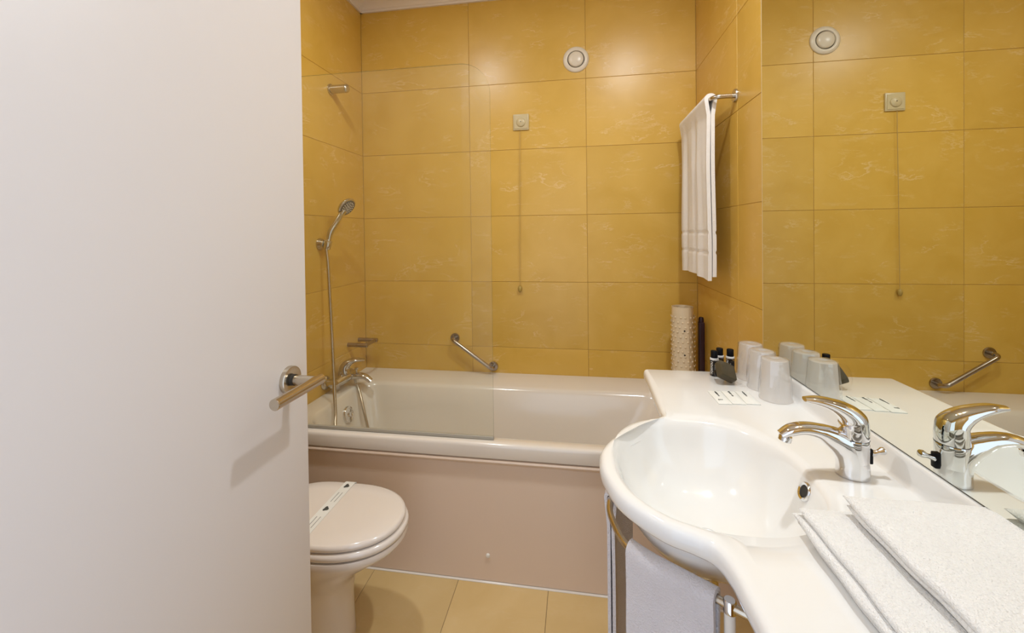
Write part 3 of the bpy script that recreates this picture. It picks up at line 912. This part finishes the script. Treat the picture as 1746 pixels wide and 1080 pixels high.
st = tag(empty('dark_stick', (0.5625, 2.055, TUB_Z)), 'slim dark purple stick standing behind the rolled bath mat', 'stick')
part(box(nb(), 0.549, 0.576, 2.040, 2.068, TUB_Z + 0.0008, 0.835, 0.006, 3), 'purple', 'shaft', st)
part(lathe(nb(), [(0.012, 0.834), (0.012, 0.848), (0.009, 0.856), (0, 0.858)], 18, Matrix.Translation((0.5625, 2.054, 0))), 'purple', 'tip', st, 50)


# ================================================================== small things on the counter
def text_mesh(txt, size):
    cu = bpy.data.curves.new('txt', 'FONT')
    cu.body = txt
    cu.size = size
    cu.align_x = 'CENTER'
    cu.align_y = 'CENTER'
    cu.offset = size * 0.022
    o = bpy.data.objects.new('txt', cu)
    C.objects.link(o)
    dg = bpy.context.evaluated_depsgraph_get()
    me = bpy.data.meshes.new_from_object(o.evaluated_get(dg))
    bm = nb()
    bm.from_mesh(me)
    bpy.data.objects.remove(o)
    bpy.data.curves.remove(cu)
    bpy.data.meshes.remove(me)
    bmesh.ops.triangulate(bm, faces=bm.faces)
    return bm


def wrap_text(txt, size, r, ang, zc):
    """text running up a cylinder round the local z axis"""
    bm = text_mesh(txt, size)
    for v in bm.verts:
        a = ang - v.co.y / r
        v.co = Vector((r * math.cos(a), r * math.sin(a), zc + v.co.x))
    return bm


def bottle(x, y, label, face):
    b = tag(empty('toiletry_bottle', (x, y, CT + 0.0005)), label, 'bottle', 'little black toiletry bottles')
    R_ = 0.0122
    finish(lathe(nb(), [(0.0, 0.0), (R_ - 0.0012, 0.0), (R_, 0.0012), (R_, 0.0505), (0, 0.0505)], 32), 'black', 'body', b)
    finish(lathe(nb(), [(R_ + 0.0001, 0.0500), (R_ + 0.0004, 0.0505), (R_ + 0.0002, 0.0552), (R_ - 0.0012, 0.0562), (0, 0.0562)], 32), 'band', 'neck_band', b)
    finish(lathe(nb(), [(0.0100, 0.0560), (0.0103, 0.0567), (0.0101, 0.0772), (0.0088, 0.0785), (0, 0.0786)], 32), 'black', 'cap', b, 50)
    finish(wrap_text('FORYOU', 0.0098, R_ + 0.0002, face - 0.62, 0.0262), 'inkwhite', 'brand_print', b)
    finish(wrap_text('shower gel', 0.0036, R_ + 0.0002, face + 0.12, 0.0290), 'inkgrey', 'small_print', b)
    return b


def face_angle(x, y):
    return math.atan2(-y, -x)


bottle(0.421, 1.398, 'small black bottle with white lettering, leftmost of the three', face_angle(.421, 1.398))
bottle(0.4475, 1.4315, 'small black bottle standing behind the other two, lettering mostly hidden', face_angle(.4475, 1.4315) + 0.25)
bottle(0.476, 1.422, 'small black bottle nearest the frosted cups', face_angle(.476, 1.422) - 0.1)


def cup(x, y, label, seed):
    rnd = random.Random(seed)
    c = tag(empty('plastic_cup', (x, y, CT + 0.0005)), label, 'cup', 'wrapped upturned cups')
    finish(lathe(nb(), [(0.0375, 0.0), (0.0385, 0.001), (0.0385, 0.004), (0.0365, 0.006), (0.0308, 0.1035), (0.0298, 0.1072), (0.0270, 0.1082), (0.0262, 0.1060), (0, 0.1055)], 40, caps=False), 'cup', 'tumbler', c, 50)
    # crumpled film wrapper round the tumbler
    bm = nb()
    n = 22
    rings_ = []
    for i, (r, z) in enumerate([(0.0390, 0.001), (0.0398, 0.015), (0.0395, 0.04), (0.0372, 0.07), (0.0345, 0.098), (0.0325, 0.1095), (0.024, 0.1112), (0.010, 0.1105)]):
        ring = []
        for k in range(n):
            rr = r + rnd.uniform(-0.0016, 0.0016) * (1 if i else 0.3)
            ring.append(Vector((rr * math.cos(2 * PI * k / n), rr * math.sin(2 * PI * k / n), z + (rnd.uniform(-0.003, 0.003) if 0 < i < 5 else 0))))
        rings_.append(ring)
    loft(bm, rings_, False, False)
    finish(bm, 'film', 'film_wrap', c, 12)
    return c


cup(0.522, 1.222, 'frosted plastic cup turned upside down, nearest of the three', 1)
cup(0.522, 1.303, 'frosted plastic cup turned upside down, middle of the three', 2)
cup(0.522, 1.384, 'frosted plastic cup turned upside down, farthest of the three', 3)

# wrapped sponge
sp = tag(empty('wrapped_sponge', (0.434, 1.335, CT + 0.0005), 0.25), 'dark olive sponge in clear crinkled film beside the bottles', 'sponge')
bm = box(nb(), -0.026, 0.026, -0.025, 0.025, -0.013, 0.013, 0.004, 2)
bmesh.ops.transform(bm, matrix=Matrix.Translation((0, 0, 0.0335)) @ Matrix.Rotation(math.radians(26), 4, 'Y') @ Matrix.Rotation(math.radians(42), 4, 'X'), verts=bm.verts)
finish(bm, 'sponge', 'sponge_block', sp, 40)
bm = nb()
rnd = random.Random(9)
bmesh.ops.create_icosphere(bm, subdivisions=3, radius=1)
for v in bm.verts:
    d = v.co.normalized()
    m = max(abs(d.x), abs(d.y), abs(d.z))
    q = d / (0.55 * m + 0.45)
    v.co = Vector((q.x * 0.042, q.y * 0.036, q.z * 0.036)) * (1 + rnd.uniform(-0.05, 0.05))
bmesh.ops.transform(bm, matrix=Matrix.Translation((0.002, 0, 0.0335)), verts=bm.verts)
for v in bm.verts:
    v.co.z = max(v.co.z, 0.0002)
finish(bm, 'film_thin', 'film_wrap', sp, 12)

bm = nb()
gv = []
for i in range(9):
    row = []
    for j in range(6):
        x = 0.004 + 0.030 * i / 8
        y = -0.040 + 0.036 * j / 5 - 0.012 * i / 8
        z = 0.0008 + max(0, 0.020 * (1 - i / 7)) * (j / 5) + rnd.uniform(0, 0.0045)
        row.append(bm.verts.new((x, y, z)))
    gv.append(row)
for i in range(8):
    for j in range(5):
        bm.faces.new((gv[i][j], gv[i + 1][j], gv[i + 1][j + 1], gv[i][j + 1]))
o = finish(bm, 'film', 'film_tail', sp, 10)


def sachet(cx, cy, rot, label, seed, extra):
    s = tag(empty('sachet', (cx, cy, CT + 0.0004), rot), label, 'sachet', 'white paper sachets')
    rnd = random.Random(seed)
    bm = nb()
    nx, ny = 6, 12
    w, l = 0.0345, 0.090
    top = [[None] * (ny + 1) for _ in range(nx + 1)]
    bot = [[None] * (ny + 1) for _ in range(nx + 1)]
    for i in range(nx + 1):
        for j in range(ny + 1):
            u, v = i / nx, j / ny
            h = 0.0045 * (math.sin(PI * u) * math.sin(PI * v)) ** 0.6 if 0 < i < nx and 0 < j < ny else 0
            zz = h + 0.0012 + rnd.uniform(0, 0.0007)
            top[i][j] = bm.verts.new(((u - .5) * w, (v - .5) * l, zz))
            bot[i][j] = bm.verts.new(((u - .5) * w, (v - .5) * l, 0))
    for i in range(nx):
        for j in range(ny):
            bm.faces.new((top[i][j], top[i + 1][j], top[i + 1][j + 1], top[i][j + 1]))
            bm.faces.new((bot[i][j], bot[i][j + 1], bot[i + 1][j + 1], bot[i + 1][j]))
    for j in range(ny):
        bm.faces.new((top[0][j], top[0][j + 1], bot[0][j + 1], bot[0][j])); bm.faces.new((top[nx][j], bot[nx][j], bot[nx][j + 1], top[nx][j + 1]))
    for i in range(nx):
        bm.faces.new((top[i][0], bot[i][0], bot[i + 1][0], top[i + 1][0])); bm.faces.new((top[i][ny], top[i + 1][ny], bot[i + 1][ny], bot[i][ny]))
    finish(bm, 'paper', 'packet', s, 60)
    bm = nb()
    y = 0.030
    for k in range(8):                                   # a line of unreadably small print
        hgt = rnd.uniform(0.0018, 0.0048)
        box(bm, -0.002 - hgt / 2, -0.002 + hgt / 2, y - 0.0016, y + 0.0016, 0.0050, 0.00625)
        y -= 0.0046
    if extra:
        for k in range(3):
            box(bm, -0.011 + 0.004 * k, -0.0085 + 0.004 * k, -0.027, -0.022, 0.0040, 0.0050)
    finish(bm, 'ink', 'print', s)
    return s


sachet(0.3780, 1.212, 0.02, 'flat white paper sachet farthest from the cups', 1, True)
sachet(0.4145, 1.216, 0.0, 'flat white paper sachet in the middle of the row of three', 2, False)
sachet(0.4510, 1.220, -0.02, 'flat white paper sachet lying closest to the cups', 3, False)


# ------------------------------------------------------------------ folded towels
def folded_towel(name, label, x0, x1, y0, y1, z, layers, seed):
    t = tag(empty(name, ((x0 + x1) / 2, (y0 + y1) / 2, z)), label, 'towel', 'folded towels on the counter')
    rnd = random.Random(seed)
    zz = 0.0
    for i, (h, dx, dy) in enumerate(layers):
        w, l = x1 - x0, y1 - y0
        ax0, ax1 = -w / 2 + dx, w / 2 - rnd.uniform(0, 0.004)
        ay0, ay1 = -l / 2, l / 2 - dy
        bm = nb()
        # rounded cross-section in x/z, lofted along y with rounded far and near ends and a wavy surface
        nS = 26
        rings_ = []
        p1, p2 = rnd.uniform(0, 6), rnd.uniform(0, 6)
        prof_ = []
        r = h / 2
        for k in range(9):
            a = PI / 2 + PI * k / 8
            prof_.append((ax0 + r + r * math.cos(a), r + r * math.sin(a)))
        for k in range(1, 14):
            prof_.append((ax0 + r + (ax1 - ax0 - 2 * r) * k / 14, 0))
        for k in range(9):
            a = -PI / 2 + PI * k / 8
            prof_.append((ax1 - r + r * math.cos(a), r + r * math.sin(a)))
        for k in range(1, 14):
            prof_.append((ax1 - r - (ax1 - ax0 - 2 * r) * k / 14, h))
        for j in range(nS + 1):
            f = j / nS
            yy = ay0 + (ay1 - ay0) * f
            e = min(1.0, max(0.0, (ay1 - yy)) / (0.7 * h))
            e2 = min(1.0, max(0.0, (yy - ay0)) / (0.7 * h))
            sc_ = max(0.06, math.sqrt(max(0.0, 1 - (1 - min(e, e2)) ** 2)))
            ring = []
            for (x, zc) in prof_:
                wob = 0.0012 * math.sin(yy * 31 + p1 + x * 8) + 0.0009 * math.sin(yy * 73 + p2)
                xx = x + (wob if x < ax0 + 2 * r else 0)
                q = r + (zc - r) * sc_
                if zc > r:
                    q += 0.0010 * math.sin(x * 42 + p1) * math.sin(yy * 27 + p2)
                ring.append(Vector((xx, yy, zz + q)))
            rings_.append(ring)
        loft(bm, rings_, True, True)
        finish(bm, 'towel', 'fold_layer', t, 60)
        zz += h * 0.97
    return zz


h1 = folded_towel('folded_towel', 'folded white towel lying on the counter, underneath the other one', 0.318, 0.568, 0.16, 0.704, CT + 0.0012, [(0.011, 0.010, 0.004), (0.012, 0.004, 0.0), (0.013, 0.012, 0.006)], 4)
folded_towel('folded_towel', 'folded white towel lying on top of the other folded towel', 0.384, 0.572, 0.16, 0.690, CT + 0.0055 + h1, [(0.012, 0.004, 0.004), (0.013, 0.0, 0.0)], 8)

# ================================================================== toilet
TYc, TZl = 1.176, 0.410
to = tag(empty('toilet', (-0.86, TYc, 0)), 'cream ceramic toilet with closed lid beside the bathtub', 'toilet')


def egg(xf, xb, hw, z, n=56, sq=2.25):
    """egg-shaped ring: front tip at xf, straight back end at xb"""
    xc = xf - hw * 1.42
    pts = []
    for k in range(n):
        a = 2 * PI * k / n
        c, s = math.cos(a), math.sin(a)
        if c >= 0:
            x = xc + (xf - xc) * (abs(c) ** (2 / sq))
        else:
            x = xc - (xc - xb) * (abs(c) ** (2 / 4.5))
        y = TYc + hw * math.copysign(abs(s) ** (2 / 2.15), s)
        pts.append(Vector((x, y, z)))
    return pts


def dome(z, xf, xb, hw):
    return egg(xf, xb, hw, z)


XB = -0.965
lid = part(loft(nb(), [egg(-0.533, XB, 0.144, TZl - 0.020), egg(-0.528, XB, 0.148, TZl - 0.0165), egg(-0.5275, XB, 0.1485, TZl - 0.010), egg(-0.531, XB, 0.146, TZl - 0.004), egg(-0.540, XB, 0.139, TZl - 0.001), egg(-0.60, XB + 0.02, 0.10, TZl), egg(-0.70, -0.85, 0.03, TZl + 0.0005)], True, True), 'toilet', 'lid', to, 60)
part(loft(nb(), [egg(-0.526, XB, 0.148, TZl - 0.0435), egg(-0.520, XB, 0.153, TZl - 0.040), egg(-0.519, XB, 0.1535, TZl - 0.032), egg(-0.522, XB, 0.151, TZl - 0.0255), egg(-0.530, XB, 0.146, TZl - 0.0225)], True, True), 'toilet', 'seat', to, 60)
zb = TZl - 0.0465
part(loft(nb(), [egg(-0.70, -0.90, 0.112, 0.001), egg(-0.697, -0.90, 0.115, 0.012), egg(-0.700, -0.90, 0.110, 0.05), egg(-0.702, -0.91, 0.107, 0.14), egg(-0.695, -0.93, 0.110, 0.20), egg(-0.655, -0.97, 0.128, 0.255), egg(-0.585, -1.00, 0.147, 0.305), egg(-0.533, -1.02, 0.155, 0.338), egg(-0.521, -1.02, 0.158, 0.352), egg(-0.525, -1.02, 0.155, zb)], True, True), 'toilet', 'bowl', to, 60)
for s_ in (-1, 1):
    part(lathe(nb(), [(0.010, -0.025), (0.010, 0.025), (0, 0.025)], 18, axis_mat((-0.978, TYc + s_ * 0.075, TZl - 0.03), (0, 1, 0))), 'chrome', 'hinge', to)
part(box(nb(), XL + 0.012, -1.0, TYc - 0.17, TYc + 0.17, 0.366, 0.76, 0.02, 4), 'toilet', 'cistern', to)
part(box(nb(), XL + 0.008, -0.994, TYc - 0.177, TYc + 0.177, 0.7602, 0.788, 0.01, 3), 'toilet', 'cistern_lid', to)
part(lathe(nb(), [(0.022, 0.788), (0.022, 0.793), (0, 0.794)], 24, Matrix.Translation((-1.09, TYc, 0))), 'chrome', 'flush_button', to)

# paper hygiene band over the lid
pb = tag(empty('hygiene_band', (-0.776, TYc, TZl)), 'white paper hygiene band laid across the toilet lid', 'paper band')
bm = nb()
hw = 0.1515
prof_ = [(-hw, -0.018), (-hw, -0.009), (-hw + 0.004, -0.0015), (-hw + 0.012, 0.0014), (0, 0.0018), (hw - 0.012, 0.0014), (hw - 0.004, -0.0015), (hw, -0.009), (hw, -0.018)]
loft(bm, [[Vector((-0.776 + dx, TYc + y, TZl + z)) for y, z in prof_] + [Vector((-0.776 + dx, TYc + y * 0.997, TZl + z - 0.0006)) for y, z in reversed(prof_)] for dx in (-0.018, 0.018)], True, True)
part(bm, 'paper', 'paper_strip', pb, 40)
for k, yy in enumerate((-0.118, 0.0, 0.118)):
    bm = nb()
    pts = []
    for i in range(20):                                   # small leaf-shaped print
        a = 2 * PI * i / 20
        rr = 0.0092 * (1 + 0.22 * math.cos(3 * a + 0.6))
        pts.append(Vector((-0.776 + rr * math.cos(a) * 0.85, TYc + yy + rr * 1.05 * math.sin(a), TZl + 0.0021)))
    loft(bm, [pts, [p + Vector((0, 0, 0.0003)) for p in pts]], True, True)
    part(bm, 'ink', 'leaf_print', pb)
for yy in (-0.06, 0.058):
    bm = nb()
    for dx in (-0.006, 0.006):
        box(bm, -0.776 + dx - 0.0011, -0.776 + dx + 0.0011, TYc + yy - 0.024, TYc + yy + 0.024, TZl + 0.0018, TZl + 0.0022)
    part(bm, 'inkgrey', 'line_print', pb)


# ================================================================== ceiling downlights
def downlight(x, y, watts, label):
    d = tag(empty('ceiling_downlight', (x, y, CEIL)), label, 'downlight', 'ceiling downlights')
    finish(lathe(nb(), [(0.060, -0.0004), (0.060, -0.004), (0.054, -0.008), (0.047, -0.008), (0.045, -0.004), (0.045, -0.0004)], 40), 'chrome', 'trim_ring', d, 50)
    finish(lathe(nb(), [(0.0445, -0.0006), (0.0445, -0.003), (0, -0.003)], 32), 'lamp', 'lens', d)
    ld = bpy.data.lights.new('downlight_lamp', 'AREA')
    ld.shape = 'DISK'
    ld.size = 0.088
    ld.energy = watts
    ld.color = LAMP_COL
    lo = bpy.data.objects.new('downlight_lamp', ld)
    C.objects.link(lo)
    lo.parent = d
    lo.location = (0, 0, -0.010)
    return d


downlight(-0.69, 1.02, LAMP_W[0], 'recessed ceiling downlight above the toilet')
downlight(0.37, 0.96, LAMP_W[1], 'recessed ceiling downlight above the washbasin')
